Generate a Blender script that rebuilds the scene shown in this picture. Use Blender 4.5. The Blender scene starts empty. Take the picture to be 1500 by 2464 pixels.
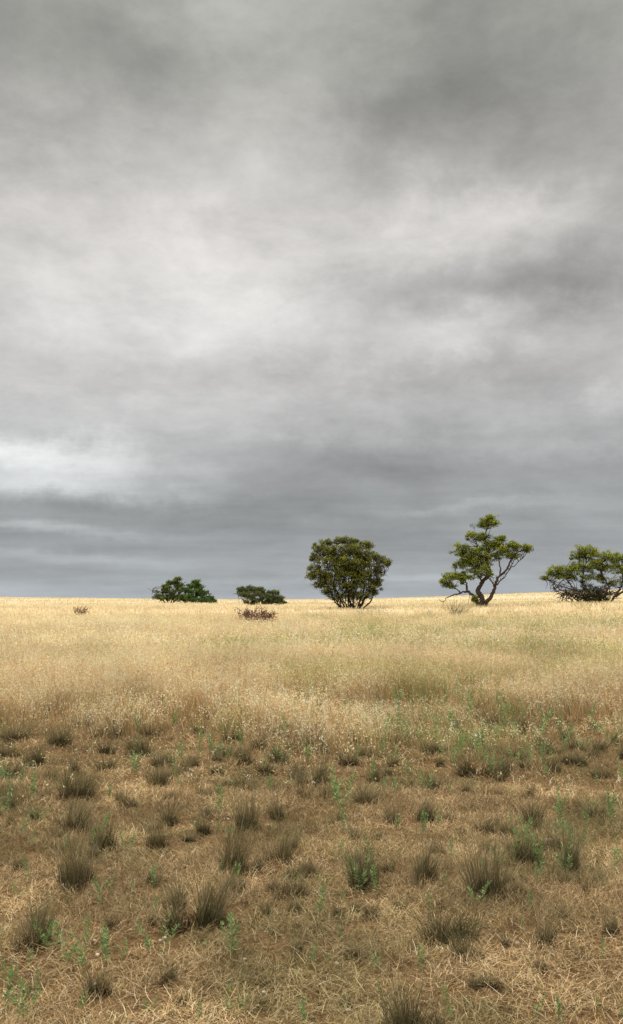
import bpy, math, random
import numpy as np
from mathutils import Vector, Matrix
rng=np.random.default_rng(7); random.seed(7)
sc=bpy.context.scene
COL=sc.collection
# ---------------------------------------------------------------- noise + terrain
def vn(x,y,seed=0):
    x=np.asarray(x,float);y=np.asarray(y,float)
    xi=np.floor(x);yi=np.floor(y);fx=x-xi;fy=y-yi
    fx=fx*fx*(3-2*fx);fy=fy*fy*(3-2*fy)
    def h(a,b):
        v=np.sin(a*127.1+b*311.7+seed*74.7)*43758.5453
        return v-np.floor(v)
    return ((h(xi,yi)*(1-fx)+h(xi+1,yi)*fx)*(1-fy)+(h(xi,yi+1)*(1-fx)+h(xi+1,yi+1)*fx)*fy)
def fbm(x,y,seed=0,o=3):
    s=0;a=.5;t=0
    for i in range(o):
        s=s+a*vn(x*2**i,y*2**i,seed+i*3.3);t+=a;a*=.5
    return s/t
def sst(a,b,x):
    t=np.clip((x-a)/(b-a),0,1);return t*t*(3-2*t)
def terr(x,y):
    x=np.asarray(x,float);y=np.asarray(y,float)
    d=np.hypot(x,y)
    z=np.interp(d,[0,10,20,35,60,85,110,150,300,600,5000],[0,0,.10,.30,.58,.82,.96,1.1,1.15,1.2,1.5])
    z=z+4.6*np.exp(-((x-132)/62)**2/2-((y-320)/110)**2/2)
    z=z+1.7*np.exp(-((x+140)/75)**2/2-((y-300)/90)**2/2)
    z=z+.25*np.exp(-((x-30)/14)**2/2-((y-98)/22)**2/2)
    z=z+(vn(x/30,y/22,5)-.5)*.3*sst(22,60,d)*(1-sst(400,900,d))
    z=z+(vn(x/1.7,y/1.7,2)-.5)*.08*sst(1,4,d)*(1-sst(60,90,d))+(vn(x/.6,y/.6,9)-.5)*.04*(1-sst(15,30,d))
    return z
EYE=1.6; F=2400.; PITCH=math.atan((1446-1232)/F)
def ray(px,py):
    v=Vector(((px-750)/F,1,(1232-py)/F)); v.rotate(Matrix.Rotation(PITCH,3,'X')); return v
def ground_at(px,py):
    v=ray(px,py); t=1.5; prev=t
    while t<600:
        if EYE+v.z*t < float(terr(v.x*t,v.y*t)): break
        prev=t; t*=1.01
    for _ in range(20):
        m=(prev+t)/2
        if EYE+v.z*m<float(terr(v.x*m,v.y*m)): t=m
        else: prev=m
    return v.x*t,v.y*t
DEAD=[ground_at(620,1512)]
# ---------------------------------------------------------------- materials
def new_mat(name):
    m=bpy.data.materials.new(name);m.use_nodes=True;m.node_tree.nodes.clear();return m,m.node_tree
def veg_mat(name,trans=.3,gain=1.0,nscale=3.0):
    m,nt=new_mat(name);N=nt.nodes;L=nt.links
    a=N.new('ShaderNodeAttribute');a.attribute_name='col'
    no=N.new('ShaderNodeTexNoise');no.inputs['Scale'].default_value=nscale;no.inputs['Detail'].default_value=2
    tc=N.new('ShaderNodeTexCoord');L.new(tc.outputs['Object'],no.inputs['Vector'])
    mr=N.new('ShaderNodeMapRange');mr.inputs[1].default_value=.3;mr.inputs[2].default_value=.7
    mr.inputs[3].default_value=.8*gain;mr.inputs[4].default_value=1.2*gain;L.new(no.outputs[0],mr.inputs[0])
    vm=N.new('ShaderNodeVectorMath');vm.operation='SCALE';L.new(a.outputs['Color'],vm.inputs[0]);L.new(mr.outputs[0],vm.inputs['Scale'])
    d=N.new('ShaderNodeBsdfDiffuse');t=N.new('ShaderNodeBsdfTranslucent');mx=N.new('ShaderNodeMixShader')
    mx.inputs[0].default_value=trans
    L.new(vm.outputs[0],d.inputs[0]);L.new(vm.outputs[0],t.inputs[0]);L.new(d.outputs[0],mx.inputs[1]);L.new(t.outputs[0],mx.inputs[2])
    o=N.new('ShaderNodeOutputMaterial');L.new(mx.outputs[0],o.inputs[0]);return m
M_straw=veg_mat('dry_straw',.35,1.0,.8)
M_litter=veg_mat('straw_litter',.1,1.0,1.2)
M_tus=veg_mat('wiry_grass',.2,1.0,8)
M_weed=veg_mat('weed_leaf',.35,1.0,10)
M_leaf=veg_mat('tree_foliage',.35,1.0,1.5)
M_bark=veg_mat('bark',0,1.0,6)
M_stone=veg_mat('stone',0,1.0,25)
# ---------------------------------------------------------------- mesh helpers (all quads)
class Q:
    def __init__(s): s.v=[];s.f=[];s.c=[];s.n=0
    def add(s,v,f,c):
        s.v.append(v.reshape(-1,3));s.f.append(f.reshape(-1,4)+s.n);s.c.append(c.reshape(-1,3));s.n+=len(s.v[-1])
    def mesh(s,name,mat,smooth=False):
        v=np.concatenate(s.v).astype(np.float32);f=np.concatenate(s.f).astype(np.int32);c=np.concatenate(s.c).astype(np.float32)
        c=np.clip(c,.003,.92)
        me=bpy.data.meshes.new(name);me.vertices.add(len(v));me.vertices.foreach_set('co',v.ravel())
        me.loops.add(f.size);me.loops.foreach_set('vertex_index',f.ravel())
        me.polygons.add(len(f));me.polygons.foreach_set('loop_start',np.arange(0,f.size,4,dtype=np.int32))
        try: me.polygons.foreach_set('loop_total',np.full(len(f),4,np.int32))
        except Exception: pass
        at=me.color_attributes.new('col','FLOAT_COLOR','POINT')
        at.data.foreach_set('color',np.concatenate([c,np.ones((len(c),1),np.float32)],1).ravel())
        me.update(calc_edges=True)
        if smooth: me.polygons.foreach_set('use_smooth',np.ones(len(f),bool))
        me.materials.append(mat);return me
def A(x,n): return np.broadcast_to(np.asarray(x,float),(n,)).copy()
def strands(q,base,az,L,lean,bend,w,c0,c1,segs=3,twist=1.2,taper=.85,azb=0):
    n=len(base);L=A(L,n);lean=A(lean,n);bend=A(bend,n);w=A(w,n);azb=A(azb,n)
    P=np.zeros((n,segs+1,3));P[:,0]=base
    for i in range(segs):
        f=(i+.5)/segs;ph=lean+bend*f;a=az+azb*f
        st=(L/segs)[:,None]*np.stack([np.sin(ph)*np.cos(a),np.sin(ph)*np.sin(a),np.cos(ph)],1)
        P[:,i+1]=P[:,i]+st
    sa=az+np.pi/2+rng.uniform(-twist,twist,n)
    S=np.stack([np.cos(sa),np.sin(sa),np.zeros(n)],1)[:,None,:]
    t=np.linspace(0,1,segs+1)
    W=(w[:,None]*(1-taper*t[None,:]**1.5)*.5)[:,:,None]
    V=np.stack([P-S*W,P+S*W],2)
    c0=np.broadcast_to(c0,(n,3));c1=np.broadcast_to(c1,(n,3))
    C=c0[:,None,:]*(1-t[None,:,None])+c1[:,None,:]*t[None,:,None]
    C=np.repeat(C[:,:,None,:],2,2)
    k=(segs+1)*2;b=(np.arange(n)*k)[:,None]
    fs=np.array([[2*i,2*i+1,2*i+3,2*i+2] for i in range(segs)])
    q.add(V,(b[:,:,None]+fs[None]).reshape(-1,4),C)
    return P
def nrm(v): return v/np.maximum(np.linalg.norm(v,axis=-1,keepdims=True),1e-9)
def diamonds(q,p,d,L,w,c):
    n=len(p);L=A(L,n)[:,None];w=A(w,n)[:,None];d=nrm(d)
    s=nrm(np.cross(d,rng.normal(size=(n,3))))
    m=p+d*L*.45
    V=np.stack([p,m+s*w*.5,p+d*L,m-s*w*.5],1)
    C=np.repeat(np.broadcast_to(c,(n,3))[:,None,:],4,1)
    q.add(V,np.arange(n*4).reshape(n,4),C)
def tube(q,pts,r,c,sides=6):
    pts=np.asarray(pts,float);n=len(pts);r=A(r,n)
    T=nrm(np.gradient(pts,axis=0));u=nrm(np.cross(T[0],[.31,.9,.2]));V=np.zeros((n,sides,3))
    a=np.arange(sides)*2*np.pi/sides
    for i in range(n):
        u=nrm(u-T[i]*np.dot(u,T[i]));b=np.cross(T[i],u)
        V[i]=pts[i]+r[i]*(np.cos(a)[:,None]*u+np.sin(a)[:,None]*b)
    f=[]
    for i in range(n-1):
        for j in range(sides):
            k=(j+1)%sides;f.append([i*sides+j,i*sides+k,(i+1)*sides+k,(i+1)*sides+j])
    q.add(V,np.array(f),np.broadcast_to(c,(n*sides,3)).copy())
def smooth_path(P,k=4,jit=0):
    P=np.asarray(P,float);n=len(P);out=[]
    E=np.vstack([2*P[0]-P[1],P,2*P[-1]-P[-2]])
    for i in range(n-1):
        p0,p1,p2,p3=E[i:i+4]
        for j in range(k):
            t=j/k
            out.append(.5*((2*p1)+(-p0+p2)*t+(2*p0-5*p1+4*p2-p3)*t*t+(-p0+3*p1-3*p2+p3)*t**3))
    out.append(P[-1]);out=np.array(out)
    if jit: out[1:]+=rng.normal(0,jit,out[1:].shape)
    return out
def obj(name,me,kind=None,label=None,cat=None,parent=None,group=None):
    o=bpy.data.objects.new(name,me);COL.objects.link(o)
    if kind:o['kind']=kind
    if label:o['label']=label
    if cat:o['category']=cat
    if group:o['group']=group
    if parent:o.parent=parent
    return o
# ---------------------------------------------------------------- ground
rs=np.concatenate([[.0],np.geomspace(.6,30,230),np.geomspace(30.6,420,190),np.geomspace(430,5000,30)])
th=np.concatenate([np.linspace(math.radians(62),math.radians(118),300),np.linspace(math.radians(120),math.radians(420),100)])
R,TH=np.meshgrid(rs,th,indexing='ij')
X=R*np.cos(TH);Y=R*np.sin(TH);Z=terr(X,Y)
nr,na=R.shape
I=np.arange(nr*na).reshape(nr,na);J=np.roll(I,-1,1)
fc=np.stack([I[:-1],I[1:],J[1:],J[:-1]],-1)
q=Q();q.add(np.stack([X,Y,Z],-1),fc,np.ones((nr*na,3)))
m,nt=new_mat('ground_soil');N=nt.nodes;L=nt.links
geo=N.new('ShaderNodeNewGeometry')
def noise(s,det=6,rough=.6,vec=None):
    n=N.new('ShaderNodeTexNoise');n.inputs['Scale'].default_value=s;n.inputs['Detail'].default_value=det;n.inputs['Roughness'].default_value=rough
    L.new(vec or geo.outputs['Position'],n.inputs['Vector']);return n.outputs[0]
def ramp(v,stops):
    r=N.new('ShaderNodeValToRGB');e=r.color_ramp.elements
    while len(e)<len(stops):e.new(.5)
    for i,(p,c) in enumerate(stops):e[i].position=p;e[i].color=(*c,1)
    L.new(v,r.inputs[0]);return r.outputs[0]
def mixc(f,a,b):
    x=N.new('ShaderNodeMix');x.data_type='RGBA';L.new(f,x.inputs[0]);L.new(a,x.inputs[6]);L.new(b,x.inputs[7]);return x.outputs[2]
soil=ramp(noise(14,8,.75),[(.3,(.035,.02,.010)),(.46,(.12,.068,.032)),(.6,(.29,.18,.088)),(.75,(.5,.36,.20))])
soil2=ramp(noise(90,4,.7),[(.35,(.045,.026,.012)),(.5,(.20,.12,.056)),(.65,(.46,.33,.18))])
soilm=mixc(noise(1.2,3),soil,soil2)
mp=N.new('ShaderNodeMapping');mp.inputs['Scale'].default_value=(.35,1,1);L.new(geo.outputs['Position'],mp.inputs[0])
far=ramp(noise(.06,8,.6,mp.outputs[0]),[(.3,(.48,.36,.2)),(.45,(.72,.58,.37)),(.6,(.80,.69,.48)),(.75,(.54,.45,.27))])
ln=N.new('ShaderNodeVectorMath');ln.operation='LENGTH';L.new(geo.outputs['Position'],ln.inputs[0])
def mrange(v,a,b,c=0,d=1):
    x=N.new('ShaderNodeMapRange');x.inputs[1].default_value=a;x.inputs[2].default_value=b;x.inputs[3].default_value=c;x.inputs[4].default_value=d
    L.new(v,x.inputs[0]);return x.outputs[0]
colr=mixc(mrange(ln.outputs['Value'],16,45),soilm,far)
bs=N.new('ShaderNodeBsdfDiffuse');bs.inputs['Roughness'].default_value=.8;L.new(colr,bs.inputs[0])
bp=N.new('ShaderNodeBump');bp.inputs['Strength'].default_value=.9;bp.inputs['Distance'].default_value=.04;L.new(noise(30,6,.7),bp.inputs['Height']);L.new(bp.outputs[0],bs.inputs['Normal'])
o=N.new('ShaderNodeOutputMaterial');L.new(bs.outputs[0],o.inputs[0])
obj('ground',q.mesh('ground',m,True),'structure','dry brown soil plain rising gently to low hills','ground')
# ---------------------------------------------------------------- scatter
def scat(n,d0,d1,um=.4):
    d=np.sqrt(rng.uniform(d0*d0,d1*d1,n));u=rng.uniform(-um,um,n)
    x=d*u/np.sqrt(1+u*u);y=d/np.sqrt(1+u*u);return x,y,d,u
def pick(n,cols,var=.12):
    c=np.array(cols)[rng.integers(0,len(cols),n)];return c*(1+rng.normal(0,var,(n,1)))
q=Q()
def greenmask(x,y,d,u):
    g=fbm(x/1.7,y/3.2,21,4)
    return sst(.56,.66,g+.10*sst(-.05,.25,u)-.10*sst(.02,-.2,u)+.03*sst(20,13,d)-.02-.06*sst(40,60,d))
def tall(n,d0,d1,segs,wmul,seedn,hm=1.0,sw=.004):
    x,y,d,u=scat(n,d0,d1)
    edge=11.2+8.5*(fbm(x/1.5,y/1.5,33,4)-.5)
    cl=fbm(x/.5,y/.6,12,2);cl2=fbm(x/2.2,y/4,77,3)
    grow=sst(-.5,4.6,d-edge)
    keep=(rng.random(n)<(.02+.98*grow)*np.clip(-.9+3.1*cl+.8*(cl2-.3),.03,1))
    for (ax,ay) in DEAD:
        keep&=~((np.abs(x-ax*y/ay)<1.0)&(y>ay-6)&(y<ay+1.2)&(rng.random(n)<.9))
    x,y,d,u,grow,cl2=x[keep],y[keep],d[keep],u[keep],grow[keep],cl2[keep];n=len(x)
    b=np.stack([x,y,terr(x,y)-.01],1);g=greenmask(x,y,d,u)
    pat=fbm(x/7,y/5,44,4)[:,None]
    tip=pick(n,[(.89,.73,.45),(.86,.67,.38),(.92,.81,.58),(.78,.57,.29),(.9,.77,.50)],.18)
    tip=tip*(.72+.54*pat)
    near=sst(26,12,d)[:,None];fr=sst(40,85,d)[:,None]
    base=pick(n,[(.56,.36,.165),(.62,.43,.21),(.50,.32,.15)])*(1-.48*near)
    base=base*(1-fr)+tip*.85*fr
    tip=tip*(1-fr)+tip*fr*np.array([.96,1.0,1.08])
    gr=(rng.random(n)<g*.52)[:,None]
    gc=pick(n,[(.34,.36,.13),(.27,.31,.11),(.46,.42,.19)])
    tip=np.where(gr,gc*1.15,tip);base=np.where(gr,gc*.6,base)
    br=(rng.random(n)<.22*near[:,0])[:,None];tip=np.where(br,pick(n,[(.58,.34,.15),(.48,.29,.14)]),tip)
    hh=hm*(.20+.30*rng.random(n)+.38*fbm(x/1.3,y/1.8,8))*(.25+.75*grow)*(1-.5*sst(35,60,d))
    az=rng.vonmises(2.6,.6,n)
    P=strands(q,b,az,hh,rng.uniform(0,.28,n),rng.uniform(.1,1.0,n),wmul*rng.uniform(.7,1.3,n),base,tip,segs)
    for k in range(seedn):
        t=rng.uniform(.35,1,n);a=P[:,-2];e=P[:,-1]
        s=nrm(rng.normal(size=(n,3))+[0,0,-.3])
        off=rng.normal(0,sw*4,(n,3))
        diamonds(q,a+(e-a)*t[:,None]+off,s,sw*rng.uniform(3,6.5,n),sw*rng.uniform(.9,1.8,n),tip*1.12)
tall(135000,8,21,3,.0043,4,1.05,.0056)
tall(150000,20,46,2,.0125,2,1.12,.0125)
tall(150000,45,125,2,.032,0,1.0)
tall(80000,120,360,1,.09,0)
x,y,d,u=scat(110000,10,45);keep=rng.random(len(x))<sst(0,5,d-11+5*(fbm(x/2,y/2,4)-.5));x,y,d=x[keep],y[keep],d[keep];n=len(x)
strands(q,np.stack([x,y,terr(x,y)],1),rng.uniform(0,6.3,n),rng.uniform(.06,.22,n),rng.uniform(.2,1.0,n),.5,.004+.0004*d,pick(n,[(.32,.19,.09),(.46,.30,.145)]),pick(n,[(.66,.47,.25),(.74,.57,.32),(.38,.34,.15)]),2)
obj('dry_grass',q.mesh('dry_grass',M_straw),'stuff','tall pale golden dry grass with seed heads','grass')
# litter
q=Q()
pal=[(.60,.43,.225),(.68,.51,.29),(.50,.335,.16),(.80,.65,.42),(.29,.175,.08),(.15,.088,.04),(.54,.37,.18),(.30,.23,.11)]
def litter(n,d0,d1,l0,l1,w0,w1,th0,th1,gain):
    x,y,d,u=scat(n,d0,d1,.42)
    k=rng.random(n)<np.clip(-.75+2.9*fbm(x/.22,y/.22,3),.06,1);x,y,d=x[k],y[k],d[k];n=len(x)
    patch=(.38+1.2*fbm(x/.5,y/.5,15,4))[:,None]
    ol=sst(.54,.70,fbm(x/1.1,y/1.1,91,4))[:,None]
    c=pick(n,pal,.28)*patch*gain;c=c*(1-ol*.42*np.array([.8,.65,.75]))
    strands(q,np.stack([x,y,terr(x,y)+rng.uniform(0,.03,n)],1),rng.uniform(0,6.3,n),rng.uniform(l0,l1,n),rng.uniform(th0,th1,n),rng.uniform(-.2,.6,n),rng.uniform(w0,w1,n),c*.8,c,3,.6,.5,rng.normal(0,.7,n))
litter(300000,3,9,.02,.105,.0012,.0026,1.0,1.6,1)
litter(230000,8,19,.04,.14,.0022,.0045,1.0,1.6,1)
litter(110000,3,9,.015,.07,.0012,.0024,.4,1.5,1.0)
def stub(n,d0,d1,w):
    x,y,d,u=scat(n,d0,d1,.42);k=rng.random(n)<sst(.42,.62,fbm(x/.4,y/.4,61));x,y=x[k],y[k];n=len(x)
    gg=(rng.random(n)<.8*sst(.48,.62,fbm(x/.8,y/.8,71)))[:,None]
    strands(q,np.stack([x,y,terr(x,y)],1),rng.uniform(0,6.3,n),rng.uniform(.03,.15,n),rng.uniform(.1,1.1,n),rng.uniform(.2,.9,n),w,pick(n,[(.14,.09,.043),(.085,.06,.028)]),np.where(gg,pick(n,[(.23,.24,.10),(.31,.30,.14),(.17,.18,.075)]),pick(n,[(.52,.375,.20),(.62,.47,.27),(.38,.255,.13)])),2)
stub(110000,3,9,.0022);stub(130000,8,18,.0036)
obj('straw_litter',q.mesh('straw_litter',M_litter),'stuff','tangled fallen straw and stubble over bare soil','dry grass')
# pebbles
def blob(q,c,r,col,flat=.6):
    a=np.linspace(0,2*np.pi,9)[:-1];ph=np.array([-1.3,-.6,0,.6,1.1,1.5])
    V=[]
    j=rng.uniform(.8,1.2,8)
    for p in ph: V.append(np.stack([np.cos(a)*np.cos(p)*j,np.sin(a)*np.cos(p)*j*.75,np.full(8,math.sin(p)*flat)],1))
    V=np.array(V)*r*rng.uniform(.9,1.1,(6,8,1));V+=c
    f=[[i*8+k,i*8+(k+1)%8,(i+1)*8+(k+1)%8,(i+1)*8+k] for i in range(5) for k in range(8)]
    q.add(V,np.array(f),np.broadcast_to(col,(48,3)).copy())
q=Q();x,y,d,u=scat(300,3,11)
for i in range(len(x)): blob(q,np.array([x[i],y[i],float(terr(x[i],y[i]))+.014]),rng.uniform(.004,.011),np.array([.62,.55,.47])*rng.uniform(.5,1.2))
obj('pebbles',q.mesh('pebbles',M_stone,True),'stuff','small pale pebbles lying in straw litter','pebbles')
for px,py,r in [(165,2142,.045),(1322,2030,.035)]:
    gx,gy=ground_at(px,py);q=Q();blob(q,np.zeros(3),r,np.array([.36,.31,.26]),.55)
    ob=obj('stone',q.mesh('stone',M_stone,True),None,'small grey brown stone lying on dry soil','stone');ob.location=(gx,gy,float(terr(gx,gy))+r*.5)
# ---------------------------------------------------------------- tussocks
def tussock_mesh(i):
    q=Q();small=i>=6;n=430 if not small else 260
    nt_=rng.integers(3,8) if not small else rng.integers(1,4)
    sprd=.07 if not small else .032
    cx=rng.normal(0,sprd,(nt_,2));cl=rng.uniform(.55,1.15,nt_);ca=rng.normal(0,.34,(nt_,2));cd=rng.uniform(.65,1.2,nt_)
    ci=rng.integers(0,nt_,n)
    rr=.055*np.sqrt(rng.random(n));a=rng.uniform(0,6.28,n)
    ox=rr*np.cos(a);oy=rr*np.sin(a)
    bx=cx[ci,0]+ox;by=cx[ci,1]+oy
    vx=ox*7+cx[ci,0]*3+ca[ci,0]+rng.normal(0,.27,n);vy=oy*7+cx[ci,1]*3+ca[ci,1]+rng.normal(0,.27,n)
    az=np.arctan2(vy,vx);lean=np.clip(np.hypot(vx,vy)*.7,0,1.3)
    ln_=np.clip(.31*cl[ci]*rng.beta(2.6,2,n)*1.45,.04,.46)*(1-.25*(lean>.8))
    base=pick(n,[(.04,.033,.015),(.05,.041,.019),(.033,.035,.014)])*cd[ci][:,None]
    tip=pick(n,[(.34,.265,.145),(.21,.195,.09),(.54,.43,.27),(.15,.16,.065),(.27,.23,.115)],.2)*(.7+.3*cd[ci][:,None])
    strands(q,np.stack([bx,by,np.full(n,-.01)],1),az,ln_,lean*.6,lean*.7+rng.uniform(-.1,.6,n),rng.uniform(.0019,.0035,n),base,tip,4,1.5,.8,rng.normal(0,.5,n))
    n=int(n*.9);a=rng.uniform(0,6.28,n);ci=rng.integers(0,nt_,n);r=.075*np.sqrt(rng.random(n))
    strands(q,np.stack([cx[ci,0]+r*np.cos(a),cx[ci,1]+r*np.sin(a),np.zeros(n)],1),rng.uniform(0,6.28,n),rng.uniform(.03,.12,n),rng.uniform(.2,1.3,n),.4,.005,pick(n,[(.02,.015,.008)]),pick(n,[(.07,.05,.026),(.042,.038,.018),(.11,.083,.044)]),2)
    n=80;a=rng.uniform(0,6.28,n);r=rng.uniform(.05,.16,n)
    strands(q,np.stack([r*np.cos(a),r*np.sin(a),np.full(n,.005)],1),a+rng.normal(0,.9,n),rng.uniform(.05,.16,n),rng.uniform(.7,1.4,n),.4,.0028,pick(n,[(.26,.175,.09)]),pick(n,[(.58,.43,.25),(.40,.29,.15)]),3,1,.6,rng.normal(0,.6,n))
    return q.mesh('grass_tussock',M_tus)
TM=[tussock_mesh(i) for i in range(12)]
TL=[(195,2135,130,165),(95,2290,110,145),(470,2235,190,155),(545,2100,110,140),(380,2048,90,95),(590,1998,90,110),(675,1972,60,75),(690,2080,90,95),(750,1895,90,90),(865,2145,130,140),(1090,2275,210,150),(1165,2165,150,175),(1015,1978,70,85),(1030,1905,60,70),(1275,1985,85,100),(1435,1968,60,50),(1265,2085,120,125),(1370,2105,100,130),(1320,2280,75,90),(1345,1862,60,60),(1150,1868,120,70),(1215,1868,60,60),(875,1937,110,60),(900,1888,60,85),(660,1838,80,65),(585,1842,70,60),(525,1867,55,50),(465,1848,55,50),(380,1897,100,75),(190,1925,130,100),(290,1940,55,50),(420,1988,65,75),(240,2045,100,95),(165,2005,110,100),(500,2012,65,75),(480,1920,50,50),(30,1870,55,50),(970,2475,190,145),(410,2370,70,80),(1020,2115,110,100),(1115,1912,50,42),(1440,1812,65,60),(1100,1765,55,55),(1020,1818,60,50),(760,1818,80,70),(840,1842,70,50),(90,1840,100,70),(1170,1775,55,50),(710,2160,95,80),(950,2190,60,42),(268,2240,45,60),(235,2400,80,95),(380,1775,85,52),(140,1795,100,65),(40,1785,80,60),(270,1815,70,52),(1300,1805,70,55),(560,1785,70,52),(480,1770,65,48),(700,1775,65,52),(930,1790,60,48),(1240,1770,65,52),(20,1920,50,42),(120,1880,55,45),(640,2150,65,50),(1480,1790,55,55),(200,1750,75,50),(1110,2310,110,80),(560,2150,80,85),(730,1920,50,42),(1190,2060,65,55),(1340,2050,75,85),(620,2430,55,42),(830,2430,50,42),(430,2190,80,100),(990,2290,55,42),(100,2240,75,100),(730,2110,70,75),(1060,2060,60,55)]
for k in range(70): TL.append((rng.uniform(0,1500),rng.uniform(1700,1880),rng.uniform(36,90),rng.uniform(30,60)))
for k in range(62): TL.append((rng.uniform(0,1500),rng.uniform(1870,2150),rng.uniform(34,66),rng.uniform(28,52)))
for k in range(26): TL.append((rng.uniform(0,1500),rng.uniform(2150,2460),rng.uniform(40,74),rng.uniform(30,58)))
for px,py in [(1130,1578),(1165,1572),(1300,1568),(1210,1573),(750,1592),(780,1588),(1385,1545),(1475,1532),(1030,1503),(1090,1492),(960,1560),(1000,1566),(1430,1540),(1340,1545),(620,1560),(1260,1555),(1060,1548),(890,1500)]:
    TL.append((px,py,80,56))
for i,(px,py,w,h) in enumerate(TL):
    gx,gy=ground_at(px,py);dd=math.hypot(gx,gy);s=dd/F
    me=TM[i%6] if w>=86 else TM[6+i%6]
    ob=obj('grass_tussock',me,None,'spiky olive brown wiry grass tussock on dry soil','grass tussock',group='wiry grass tussocks on the plain')
    sx=w*s/(.42 if w>=86 else .31);sz=h*s/.32
    ob.location=(gx,gy,float(terr(gx,gy))+.008);ob.scale=(sx,sx,sz);ob.rotation_euler=(0,0,rng.uniform(0,6.28))
# ---------------------------------------------------------------- weeds
def weed_mesh(i):
    q=Q()
    for s in range([1,2,3,3,2,4][i]):
        H=rng.uniform(.22,.42);b=np.array([[rng.normal(0,.014),rng.normal(0,.014),0]])
        az=np.array([rng.uniform(0,6.28)])
        P=strands(q,b,az,H,rng.uniform(0,.5),rng.uniform(-.2,.4),.005,(.22,.23,.09),(.26,.33,.13),5,1,.5)[0]
        n=rng.integers(32,54);t=np.sort(rng.uniform(.12,1,n))**.75
        idx=np.minimum((t*5).astype(int),4);fr=(t*5-idx)[:,None]
        p=P[idx]*(1-fr)+P[idx+1]*fr;a=np.arange(n)*2.4+rng.normal(0,.3,n)
        up=.1+1.1*t
        d=np.stack([np.cos(a),np.sin(a),up],1)
        diamonds(q,p,d,rng.uniform(.032,.068,n)*(1.15-.45*t),rng.uniform(.0075,.014,n),pick(n,[(.19,.31,.12),(.27,.39,.16),(.14,.24,.09),(.35,.43,.18)],.18))
    return q.mesh('green_weed',M_weed)
WM=[weed_mesh(i) for i in range(6)]
WL=[(250,2190,100),(150,2330,90),(262,2335,95),(375,2310,100),(770,2215,90),(565,2315,95),(510,2232,60),(95,2295,90),(110,2285,70),(815,1965,110),(825,2005,60),(950,1998,40),(1085,2075,70),(1150,2180,80),(900,2115,90),(870,2150,80),(1250,2080,90),(1270,2060,80),(1350,2010,90),(1330,1965,80),(1470,1985,80),(195,2345,90),(20,2450,110),(60,2470,90),(90,2400,80),(1290,2450,60),(1345,2465,60),(560,2455,70),(480,2470,60),(735,2470,60),(75,2125,80),(305,2055,60),(80,1930,70),(40,1905,70),(530,1965,80),(440,1835,50),(650,2260,40),(1390,2050,90),(1300,2095,90),(1370,2110,80),(910,2160,80),(840,2130,60),(1420,2000,70),(1210,2090,60),(240,2300,60),(300,2310,50),(370,2200,50),(1290,2130,50),(700,2290,40),(130,2300,90),(210,2270,60),(1480,2090,60),(1100,1860,50),(1180,1872,60),(1200,1870,60),(1240,1840,60),(900,1890,60),(1030,1908,60),(650,1900,40),(320,1860,40),(12,2380,80),(70,2440,70),(190,2450,60),(1080,2460,50),(915,2400,40),(1310,1840,50),(1440,1900,50),(1490,1880,60),(15,1960,60),(1060,1990,40),(985,1880,50),(1015,2010,50)]
for k in range(100):
    px=rng.triangular(250,1150,1520);WL.append((px,rng.uniform(1690,1850),rng.uniform(36,60)))
for k in range(28): WL.append((rng.uniform(950,1500),rng.uniform(1690,1800),rng.uniform(44,66)))
for k in range(80): WL.append((rng.uniform(0,1500),rng.uniform(1800,2460),rng.uniform(28,56)))
for k in range(15): WL.append((rng.uniform(600,1500),rng.uniform(1620,1680),rng.uniform(46,56)))
for i,(px,py,h) in enumerate(WL):
    gx,gy=ground_at(px,py);dd=math.hypot(gx,gy);s=h*.98*dd/F/.34
    ob=obj('green_weed',WM[i%6],None,'leafy green upright weed among dry straw','weed',group='green weeds in the dry grass')
    ob.location=(gx,gy,float(terr(gx,gy)));ob.scale=(s,s,s);ob.rotation_euler=(rng.uniform(-.15,.15),rng.uniform(-.15,.15),rng.uniform(0,6.28))
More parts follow.
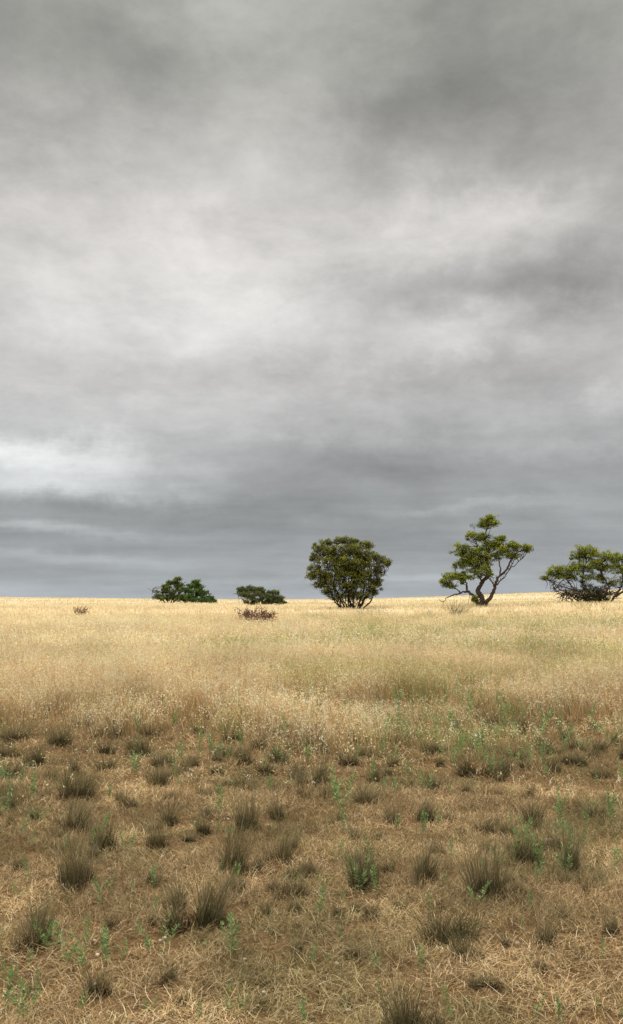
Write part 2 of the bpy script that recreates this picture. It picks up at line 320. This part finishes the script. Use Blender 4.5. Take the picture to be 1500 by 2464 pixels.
# ---------------------------------------------------------------- trees
BARK=np.array([.06,.048,.04])
def tree(name,label,cat,base,depth,limbs,clusters,leafc,nl=1.0,twigs=7,leafL=.15,barkc=BARK,deadtwigs=0,zoff=0,srx=8.5,srz=5.5):
    bx,by=base
    v=ray(bx,by);gx,gy=v.x/v.y*depth,depth
    s=math.hypot(gx,gy)/F
    root=bpy.data.objects.new(name,None);COL.objects.link(root);root['label']=label;root['category']=cat
    root.location=(gx,gy,float(terr(gx,gy))-.03+zoff)
    qb=Q();nodes=[]
    def L3(p): 
        return np.array([(p[0]-bx)*s,(p[2] if len(p)>2 else 0)*s,(by-p[1])*s])
    for pts,r0,r1 in limbs:
        P=smooth_path([L3(p) for p in pts],5,.04)
        r=np.linspace(r0*s,r1*s,len(P))*rng.uniform(.85,1.15,len(P));r[0]*=1.35
        tube(qb,P,r,barkc*rng.uniform(.8,1.3),7)
        nodes+=list(P[3:])
    nodes=np.array(nodes)
    ql=Q()
    for cl in clusters:
        cx,cy,rx,ry=cl[:4];dy=cl[4] if len(cl)>4 else rng.normal(0,14);den=cl[5] if len(cl)>5 else 1
        c=L3((cx,cy,dy));Rr=np.array([rx,rx*.9,ry])*s
        sub=[]
        for k in range(twigs):
            dv=nrm(rng.normal(size=3)+[0,0,.25]);e=c+dv*Rr*rng.uniform(.45,1.0)
            dist=np.linalg.norm(nodes-e,axis=1)+np.maximum(0,nodes[:,2]-e[2])*2
            st=nodes[np.argmin(dist)] if rng.random()<.75 else nodes[np.argsort(dist)[rng.integers(0,min(10,len(nodes)))]]
            mid=(st+e)/2+rng.normal(0,.08,3)*np.linalg.norm(e-st)+[0,0,-.05*np.linalg.norm(e-st)]
            P=smooth_path([st,mid,e],4,.008)
            tube(qb,P,np.linspace(.95*s,.3*s,len(P)),barkc*rng.uniform(.7,1.2),4)
            sub.append(e)
        nsub=int(12+rx*ry/24)
        for k in range(nsub):
            if k<len(sub): e=sub[k]
            else:
                dv=nrm(rng.normal(size=3)+[0,0,.3]);e=c+dv*Rr*rng.uniform(.2,1.0)
            n=int(85*nl*den*rng.uniform(.5,1.4));sr=rng.uniform(.5,1.2)*np.array([srx,srx,srz])*s
            p=e+nrm(rng.normal(size=(n,3)))*rng.random((n,1))**.5*sr
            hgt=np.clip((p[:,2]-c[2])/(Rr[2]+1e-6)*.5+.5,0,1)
            lit_top=(rng.random(n)<.12+.8*hgt**1.6)[:,None]  # lit clump tops and shaded undersides are painted into the leaf colour by height
            col=np.where(lit_top,pick(n,leafc[1],.2),pick(n,leafc[0],.25))*rng.uniform(.7,1.25)
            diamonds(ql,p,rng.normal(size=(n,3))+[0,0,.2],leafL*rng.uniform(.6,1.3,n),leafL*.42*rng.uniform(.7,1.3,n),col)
    for k in range(deadtwigs):
        st=nodes[rng.integers(0,len(nodes))];dv=nrm(rng.normal(size=3)+[0,0,.1]);ln_=rng.uniform(8,26)*s
        P=smooth_path([st,st+dv*ln_*.5+rng.normal(0,.05,3),st+dv*ln_+rng.normal(0,.1,3)],3,.01)
        tube(qb,P,np.linspace(.8*s,.25*s,len(P)),barkc*rng.uniform(.8,1.6),4)
    obj('trunk',qb.mesh('trunk',M_bark,True),parent=root)
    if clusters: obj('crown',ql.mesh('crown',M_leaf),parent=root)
    return root
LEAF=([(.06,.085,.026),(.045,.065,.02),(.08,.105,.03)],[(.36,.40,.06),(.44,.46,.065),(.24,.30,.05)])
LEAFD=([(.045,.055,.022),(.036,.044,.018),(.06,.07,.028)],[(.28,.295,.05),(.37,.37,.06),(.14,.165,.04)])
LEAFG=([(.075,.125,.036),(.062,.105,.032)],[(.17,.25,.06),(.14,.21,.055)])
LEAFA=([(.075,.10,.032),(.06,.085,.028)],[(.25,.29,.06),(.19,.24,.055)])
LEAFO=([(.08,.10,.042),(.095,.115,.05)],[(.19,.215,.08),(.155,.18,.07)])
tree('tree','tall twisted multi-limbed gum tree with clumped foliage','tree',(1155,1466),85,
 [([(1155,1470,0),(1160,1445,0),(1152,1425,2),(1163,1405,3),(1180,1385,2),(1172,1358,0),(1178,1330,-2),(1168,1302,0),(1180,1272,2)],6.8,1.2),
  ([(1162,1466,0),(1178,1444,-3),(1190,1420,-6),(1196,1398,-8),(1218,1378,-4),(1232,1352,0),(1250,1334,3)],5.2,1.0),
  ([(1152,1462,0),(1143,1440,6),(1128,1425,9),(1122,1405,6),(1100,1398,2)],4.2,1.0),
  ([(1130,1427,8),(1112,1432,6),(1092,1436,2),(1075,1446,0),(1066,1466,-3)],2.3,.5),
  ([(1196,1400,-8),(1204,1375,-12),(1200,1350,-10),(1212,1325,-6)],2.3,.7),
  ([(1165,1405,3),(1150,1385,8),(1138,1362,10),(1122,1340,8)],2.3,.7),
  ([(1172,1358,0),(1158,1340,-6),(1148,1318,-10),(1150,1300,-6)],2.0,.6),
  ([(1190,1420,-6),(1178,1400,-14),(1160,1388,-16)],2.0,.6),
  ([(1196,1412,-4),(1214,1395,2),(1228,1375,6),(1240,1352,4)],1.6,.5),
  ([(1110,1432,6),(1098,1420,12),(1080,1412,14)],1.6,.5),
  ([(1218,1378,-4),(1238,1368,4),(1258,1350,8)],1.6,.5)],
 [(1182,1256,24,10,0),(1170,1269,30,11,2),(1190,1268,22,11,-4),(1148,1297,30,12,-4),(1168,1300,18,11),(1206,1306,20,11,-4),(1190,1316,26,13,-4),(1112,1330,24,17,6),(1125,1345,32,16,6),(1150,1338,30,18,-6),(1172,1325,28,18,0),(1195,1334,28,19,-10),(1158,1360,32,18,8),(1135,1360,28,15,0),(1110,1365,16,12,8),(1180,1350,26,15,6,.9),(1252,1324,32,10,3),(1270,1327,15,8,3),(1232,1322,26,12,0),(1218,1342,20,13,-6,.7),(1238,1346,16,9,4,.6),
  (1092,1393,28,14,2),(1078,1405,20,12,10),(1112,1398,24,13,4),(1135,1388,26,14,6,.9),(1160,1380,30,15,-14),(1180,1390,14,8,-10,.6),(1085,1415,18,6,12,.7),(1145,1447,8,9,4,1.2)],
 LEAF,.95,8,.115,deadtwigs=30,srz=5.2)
cl=[]
for (a,b,c_,d_,e_) in [(765,1322,24,15,0),(790,1308,26,11,6),(825,1303,28,10,-4),(855,1306,24,10,8),(885,1315,22,11,-6),(907,1345,24,13,8),(926,1354,20,11,-4),(757,1345,16,13,-6),(760,1372,24,15,6),(750,1390,14,11,0),(800,1328,30,17,-28),(845,1326,32,17,-30),(880,1338,28,17,-22),(800,1335,28,17,26),(845,1330,30,17,28),(790,1358,28,19,-30),(835,1356,32,20,-40),(872,1364,30,19,-34),(909,1375,22,15,0),(785,1388,30,19,-22),(825,1388,32,20,-36),(865,1392,34,19,-30),(904,1395,20,14,-8),(825,1368,34,20,30),(870,1388,32,20,28),(780,1390,28,17,22),(772,1410,22,13,0),(902,1412,20,13,0),(840,1380,42,22,0),(820,1350,40,22,0),(870,1352,34,22,0)]: cl.append((a,b,c_,d_,e_,1.0))
for (a,b,c_,d_,e_) in [(803,1412,30,15,-20),(840,1414,34,15,-26),(876,1412,30,15,-18),(896,1426,16,9,4),(790,1427,18,10,0),(845,1430,38,12,-8),(815,1436,26,10,-12),(872,1436,26,10,-12)]: cl.append((a,b,c_,d_,e_,.8))
lm=[]
for k in range(24):
    t=(k+.5)/24;ex=757+t*172+rng.normal(0,5);ey=1345-48*math.sin(t*math.pi)+rng.uniform(0,45);sx_=826+t*42
    dz=rng.uniform(-30,30)
    lm.append(([(sx_,1470,dz*.1),(sx_+(ex-sx_)*.35+rng.normal(0,5),1445,dz*.3),(sx_+(ex-sx_)*.65+rng.normal(0,7),1412,dz*.6),(sx_+(ex-sx_)*.88+rng.normal(0,4),1380,dz*.9),(ex,ey,dz)],rng.uniform(1.0,2.0),.45))
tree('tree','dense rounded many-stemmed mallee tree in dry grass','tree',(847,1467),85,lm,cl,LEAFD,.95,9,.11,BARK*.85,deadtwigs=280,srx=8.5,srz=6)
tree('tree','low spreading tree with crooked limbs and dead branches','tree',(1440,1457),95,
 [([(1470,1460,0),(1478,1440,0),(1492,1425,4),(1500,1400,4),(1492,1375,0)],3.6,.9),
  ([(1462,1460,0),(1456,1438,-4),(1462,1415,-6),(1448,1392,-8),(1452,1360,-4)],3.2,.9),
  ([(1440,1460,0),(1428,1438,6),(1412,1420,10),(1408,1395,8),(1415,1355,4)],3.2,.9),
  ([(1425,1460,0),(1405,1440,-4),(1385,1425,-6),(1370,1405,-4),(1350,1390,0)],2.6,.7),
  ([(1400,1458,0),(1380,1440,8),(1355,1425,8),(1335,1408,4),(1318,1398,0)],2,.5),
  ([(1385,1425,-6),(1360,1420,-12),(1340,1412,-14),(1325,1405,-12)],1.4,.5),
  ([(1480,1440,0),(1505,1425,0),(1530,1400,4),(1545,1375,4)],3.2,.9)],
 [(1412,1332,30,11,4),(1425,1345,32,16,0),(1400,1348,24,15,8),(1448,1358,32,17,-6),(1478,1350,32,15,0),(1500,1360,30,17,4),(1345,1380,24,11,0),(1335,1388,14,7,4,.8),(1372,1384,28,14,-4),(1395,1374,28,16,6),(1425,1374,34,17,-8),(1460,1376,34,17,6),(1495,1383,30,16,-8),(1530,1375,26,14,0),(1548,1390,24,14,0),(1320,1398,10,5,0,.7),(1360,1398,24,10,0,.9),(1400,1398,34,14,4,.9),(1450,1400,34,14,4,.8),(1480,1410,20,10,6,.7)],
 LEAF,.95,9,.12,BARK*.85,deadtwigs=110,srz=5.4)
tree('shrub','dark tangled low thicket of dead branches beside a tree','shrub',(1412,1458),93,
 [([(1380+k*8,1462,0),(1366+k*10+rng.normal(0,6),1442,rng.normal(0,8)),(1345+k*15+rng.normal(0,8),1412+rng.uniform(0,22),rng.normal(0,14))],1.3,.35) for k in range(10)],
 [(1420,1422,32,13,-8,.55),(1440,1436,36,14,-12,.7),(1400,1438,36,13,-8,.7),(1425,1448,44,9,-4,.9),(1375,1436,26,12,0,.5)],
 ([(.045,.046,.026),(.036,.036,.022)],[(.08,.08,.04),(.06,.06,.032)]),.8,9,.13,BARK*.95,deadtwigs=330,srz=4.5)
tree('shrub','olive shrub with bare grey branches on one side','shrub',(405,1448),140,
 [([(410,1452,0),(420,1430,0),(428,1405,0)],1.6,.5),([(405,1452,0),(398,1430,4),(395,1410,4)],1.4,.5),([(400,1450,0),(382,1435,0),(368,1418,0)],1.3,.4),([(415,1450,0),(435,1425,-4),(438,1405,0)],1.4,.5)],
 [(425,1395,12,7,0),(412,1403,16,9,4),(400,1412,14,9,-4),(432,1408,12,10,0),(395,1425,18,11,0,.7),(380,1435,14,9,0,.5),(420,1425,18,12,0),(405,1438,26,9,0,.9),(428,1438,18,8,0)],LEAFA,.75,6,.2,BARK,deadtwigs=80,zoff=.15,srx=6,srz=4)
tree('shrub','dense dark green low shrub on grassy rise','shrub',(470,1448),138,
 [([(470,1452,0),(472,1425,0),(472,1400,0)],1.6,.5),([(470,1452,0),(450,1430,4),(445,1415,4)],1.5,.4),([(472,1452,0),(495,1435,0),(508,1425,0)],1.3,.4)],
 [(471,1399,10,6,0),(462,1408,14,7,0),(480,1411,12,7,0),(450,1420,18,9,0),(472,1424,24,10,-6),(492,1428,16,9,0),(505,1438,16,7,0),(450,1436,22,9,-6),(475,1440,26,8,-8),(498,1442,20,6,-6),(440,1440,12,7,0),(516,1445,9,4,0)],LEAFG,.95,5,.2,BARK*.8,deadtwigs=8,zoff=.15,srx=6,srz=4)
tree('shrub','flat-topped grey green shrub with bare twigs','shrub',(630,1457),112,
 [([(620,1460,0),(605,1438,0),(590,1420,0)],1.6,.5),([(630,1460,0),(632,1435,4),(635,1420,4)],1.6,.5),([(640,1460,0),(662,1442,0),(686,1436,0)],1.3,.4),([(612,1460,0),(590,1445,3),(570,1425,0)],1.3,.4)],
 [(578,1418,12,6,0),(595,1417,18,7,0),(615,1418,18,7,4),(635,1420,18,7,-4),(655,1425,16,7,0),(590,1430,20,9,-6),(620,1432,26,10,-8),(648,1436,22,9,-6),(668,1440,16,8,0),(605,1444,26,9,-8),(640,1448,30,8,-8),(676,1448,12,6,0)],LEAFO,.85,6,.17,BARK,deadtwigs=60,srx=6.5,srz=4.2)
def dead(gx,gy,w,h,n,label,c,lift=.1):
    s=math.hypot(gx,gy)/F;q=Q()
    for k in range(n):
        a=rng.uniform(0,6.28);ro=rng.uniform(0,.3)*w*s
        st=np.array([ro*math.cos(a),ro*math.sin(a),0.]);d=nrm(np.array([math.cos(a)*.8,math.sin(a)*.6,rng.uniform(.5,2.2)]))
        l=rng.uniform(.3,.6)*w*s;e=st+d*l;e[2]=min(max(e[2],h*s*.3),h*s*rng.uniform(.5,1.2))
        P=smooth_path([st,(st+e)/2+rng.normal(0,.07,3),e],3,.02);tube(q,P,np.linspace(.024,.011,len(P)),np.array(c)*rng.uniform(.6,1.6),4)
        for j in range(4):
            f=P[rng.integers(2,len(P))];g=f+nrm(rng.normal(size=3)+[0,0,.8])*l*rng.uniform(.2,.45)
            tube(q,np.array([f,(f+g)/2+rng.normal(0,.02,3),g]),[.016,.013,.008],np.array(c)*rng.uniform(.6,1.7),4)
        m_=6;diamonds(q,np.repeat(e[None],m_,0)+rng.normal(0,.09,(m_,3)),rng.normal(size=(m_,3)),.08,.045,np.array(c)*rng.uniform(.6,1.5))
    ob=obj('dead_shrub',q.mesh('dead_shrub',M_bark),None,label,'dead shrub');ob.location=(gx,gy,float(terr(gx,gy))+lift)
dead(*DEAD[0],82,48,58,'bare pinkish brown twiggy dead shrub in golden grass',(.15,.085,.065),.06)
g2=ground_at(195,1488);dead(*g2,38,15,20,'low flattened dead shrub in golden grass',(.24,.16,.10),.2)
# ---------------------------------------------------------------- sky
w=bpy.data.worlds.new("World");sc.world=w;w.use_nodes=True;nt=w.node_tree;nt.nodes.clear();N=nt.nodes;L=nt.links
def sk(v):return v if isinstance(v,bpy.types.NodeSocket) else None
def M(op,a,b=0,c=None,clamp=False):
    n=N.new('ShaderNodeMath');n.operation=op;n.use_clamp=clamp
    for i,v in enumerate((a,b) if c is None else (a,b,c)):
        if sk(v):L.new(v,n.inputs[i])
        else:n.inputs[i].default_value=v
    return n.outputs[0]
def VM(op,a,b=None,s=None):
    n=N.new('ShaderNodeVectorMath');n.operation=op
    for i,v in enumerate((a,b)):
        if v is None:continue
        if sk(v):L.new(v,n.inputs[i])
        else:n.inputs[i].default_value=v
    if s is not None:
        if sk(s):L.new(s,n.inputs['Scale'])
        else:n.inputs['Scale'].default_value=s
    return n.outputs['Value'] if op in('LENGTH','DOT_PRODUCT') else n.outputs[0]
tc=N.new('ShaderNodeTexCoord');D=VM('NORMALIZE',tc.outputs['Generated'])
sp=N.new('ShaderNodeSeparateXYZ');L.new(D,sp.inputs[0]);dx,dy,dz=sp.outputs
zz=M('ADD',M('MAXIMUM',dz,0),.11)
cb=N.new('ShaderNodeCombineXYZ');L.new(M('DIVIDE',dx,zz),cb.inputs[0]);L.new(M('DIVIDE',dy,zz),cb.inputs[1]);Pp=cb.outputs[0]
def NO(vec,s,det=6,r=.55,dist=0,col=False):
    n=N.new('ShaderNodeTexNoise');n.inputs['Scale'].default_value=s;n.inputs['Detail'].default_value=det;n.inputs['Roughness'].default_value=r;n.inputs['Distortion'].default_value=dist
    L.new(vec,n.inputs['Vector']);return n.outputs['Color' if col else 0]
# domain warp fades towards the horizon so that low cloud lies in level bands
wf=N.new('ShaderNodeMapRange');wf.inputs[1].default_value=.02;wf.inputs[2].default_value=.22;wf.inputs[3].default_value=.12;wf.inputs[4].default_value=1;L.new(dz,wf.inputs[0]);wf=wf.outputs[0]
wv=VM('SUBTRACT',NO(D,3.6,7,.66,0,True),(.5,.5,.5));wv=VM('MULTIPLY',wv,(.26,.1,.18))
wv2=VM('SUBTRACT',NO(Pp,1.8,5,.64,0,True),(.5,.5,.5));wv2=VM('MULTIPLY',wv2,(.10,.0,.05))
wa=VM('SCALE',VM('ADD',wv,wv2),None,wf)
DW=VM('ADD',D,wa)
def elev(py): 
    v=ray(750,py).normalized();return v.z
cr=N.new('ShaderNodeValToRGB');stops=[(1500,.44),(1440,.45),(1385,.39),(1300,.35),(1200,.37),(1100,.41),(1000,.49),(880,.56),(650,.59),(420,.53),(200,.44),(0,.40)]
e=cr.color_ramp.elements
K=2.7
while len(e)<len(stops)+2:e.new(.5)
for i,(py,vv) in enumerate(stops):e[i].position=max(0,min(1,elev(py)+.05));vv/=K;e[i].color=(vv,vv,vv,1)
n_=len(stops);e[n_].position=.70;e[n_].color=(.75/K,.75/K,.75/K,1)
e[n_+1].position=.87;e[n_+1].color=(2.6/K,2.6/K,2.6/K,1)
spw=N.new('ShaderNodeSeparateXYZ');L.new(VM('ADD',D,VM('SCALE',wa,None,.5)),spw.inputs[0])
L.new(M('ADD',spw.outputs[2],.05),cr.inputs[0]);tot=M('MULTIPLY',cr.outputs[0],K)
BL=[(250,650,430,300,.09),(620,710,150,60,.07),(90,130,260,170,-.11),(480,240,230,90,-.07),(560,60,160,80,.08),(760,330,160,180,.06),(1080,230,180,180,-.16),(1330,130,160,120,-.03),(1400,360,200,130,-.09),(1200,510,170,50,.14),(1000,580,110,45,.08),(1200,690,330,45,-.14),(1450,620,150,80,-.12),(1130,820,110,45,.11),(1400,850,160,90,-.08),(1050,930,260,40,-.11),(110,1115,220,38,.42),(60,1175,170,20,.24),(330,1185,120,22,.15),(850,1125,320,50,-.11),(650,1240,280,45,-.07),(1350,1100,180,22,.08),(150,1345,230,11,.12),(150,1275,220,9,.12),(600,1398,170,8,.09),(1100,1392,240,7,.07),(80,1000,300,40,.03),(560,800,200,170,.07),(50,300,200,120,.02),(250,420,220,60,-.05),(1480,950,60,40,.14),(1180,1225,220,10,.07)]
for (px,py,rx,ry,am) in BL:
    c=ray(px,py).normalized()
    df=VM('SUBTRACT',DW,tuple(c));df=VM('MULTIPLY',df,(F/rx,2.0,F/ry))
    g=M('POWER',2.718,M('MULTIPLY',VM('DOT_PRODUCT',df,df),-.7))
    tot=M('MULTIPLY_ADD',g,am,tot)
n1=M('SUBTRACT',NO(Pp,.75,6,.6),.5)
n2=M('SUBTRACT',NO(Pp,2.6,6,.66),.5)
mp=N.new('ShaderNodeMapping');mp.inputs['Scale'].default_value=(1.6,1,3.0);mp.inputs['Rotation'].default_value=(0,.27,0);L.new(D,mp.inputs[0])
n3=M('SUBTRACT',NO(mp.outputs[0],3.4,9,.62,.3),.5)
n4=M('SUBTRACT',NO(mp.outputs[0],9,7,.66,.25),.5)
mb=N.new('ShaderNodeMapping');mb.inputs['Scale'].default_value=(3,3,46);L.new(D,mb.inputs[0])
n5=M('SUBTRACT',NO(mb.outputs[0],1.0,5,.6,0),.5)
bf=N.new('ShaderNodeMapRange');bf.inputs[1].default_value=.04;bf.inputs[2].default_value=.17;bf.inputs[3].default_value=1;bf.inputs[4].default_value=0;L.new(dz,bf.inputs[0]);bf=bf.outputs[0]
nn=M('ADD',M('ADD',M('MULTIPLY',n1,.40),M('MULTIPLY',n2,.30)),M('ADD',M('MULTIPLY',n3,.70),M('MULTIPLY',n4,.42)))
nn=M('MULTIPLY',nn,M('SUBTRACT',1.0,M('MULTIPLY',bf,.45)))
nn=M('ADD',nn,M('MULTIPLY',M('MULTIPLY',n5,.6),bf))
tot=M('MULTIPLY',tot,M('ADD',1.0,M('MULTIPLY',nn,1.12)))
tot=M('MAXIMUM',tot,.12)
tr=N.new('ShaderNodeValToRGB');e=tr.color_ramp.elements
ts=[(0,(.93,1.0,1.06)),(elev(1200),(.97,1.0,1.01)),(elev(900),(1.025,1,.985)),(elev(500),(1.035,1,.96)),(elev(100),(1.01,1.01,.93)),(.8,(1,.97,.90))]
while len(e)<len(ts):e.new(.5)
for i,(p,c) in enumerate(ts):e[i].position=max(0,p);e[i].color=(*[min(k/1.06,1) for k in c],1)
L.new(dz,tr.inputs[0])
cloud=VM('SCALE',tr.outputs[0],None,M('MULTIPLY',tot,1.06))
SE=math.radians(52)
sky=N.new('ShaderNodeTexSky');sky.sky_type='NISHITA';sky.sun_disc=False;sky.sun_elevation=SE;sky.sun_rotation=math.radians(215)
skys=VM('SCALE',sky.outputs[0],None,.08)
mx=N.new('ShaderNodeMix');mx.data_type='RGBA';mx.inputs[0].default_value=.975;L.new(skys,mx.inputs[6]);L.new(cloud,mx.inputs[7])
bg=N.new('ShaderNodeBackground');bg.inputs[1].default_value=1;L.new(mx.outputs[2],bg.inputs[0])
wo=N.new('ShaderNodeOutputWorld');L.new(bg.outputs[0],wo.inputs[0])
# ---------------------------------------------------------------- sun + camera
sl=bpy.data.lights.new('sun','SUN');sl.energy=1.5;sl.angle=math.radians(10);sl.color=(1,.93,.83)
so=bpy.data.objects.new('sun',sl);COL.objects.link(so)
azs=math.radians(215)
sd=Vector((math.sin(azs)*math.cos(SE),math.cos(azs)*math.cos(SE),math.sin(SE)))
so.rotation_euler=(-sd).to_track_quat('-Z','Y').to_euler()
cd=bpy.data.cameras.new('camera');co=bpy.data.objects.new('camera',cd);COL.objects.link(co)
cd.sensor_fit='VERTICAL';cd.sensor_height=36;cd.lens=36*F/2464;cd.clip_end=8000;cd.clip_start=.05
co.location=(0,0,EYE);co.rotation_euler=(math.pi/2+PITCH,0,0);sc.camera=co
sc.view_settings.view_transform='Standard';sc.view_settings.look='None';sc.view_settings.exposure=0
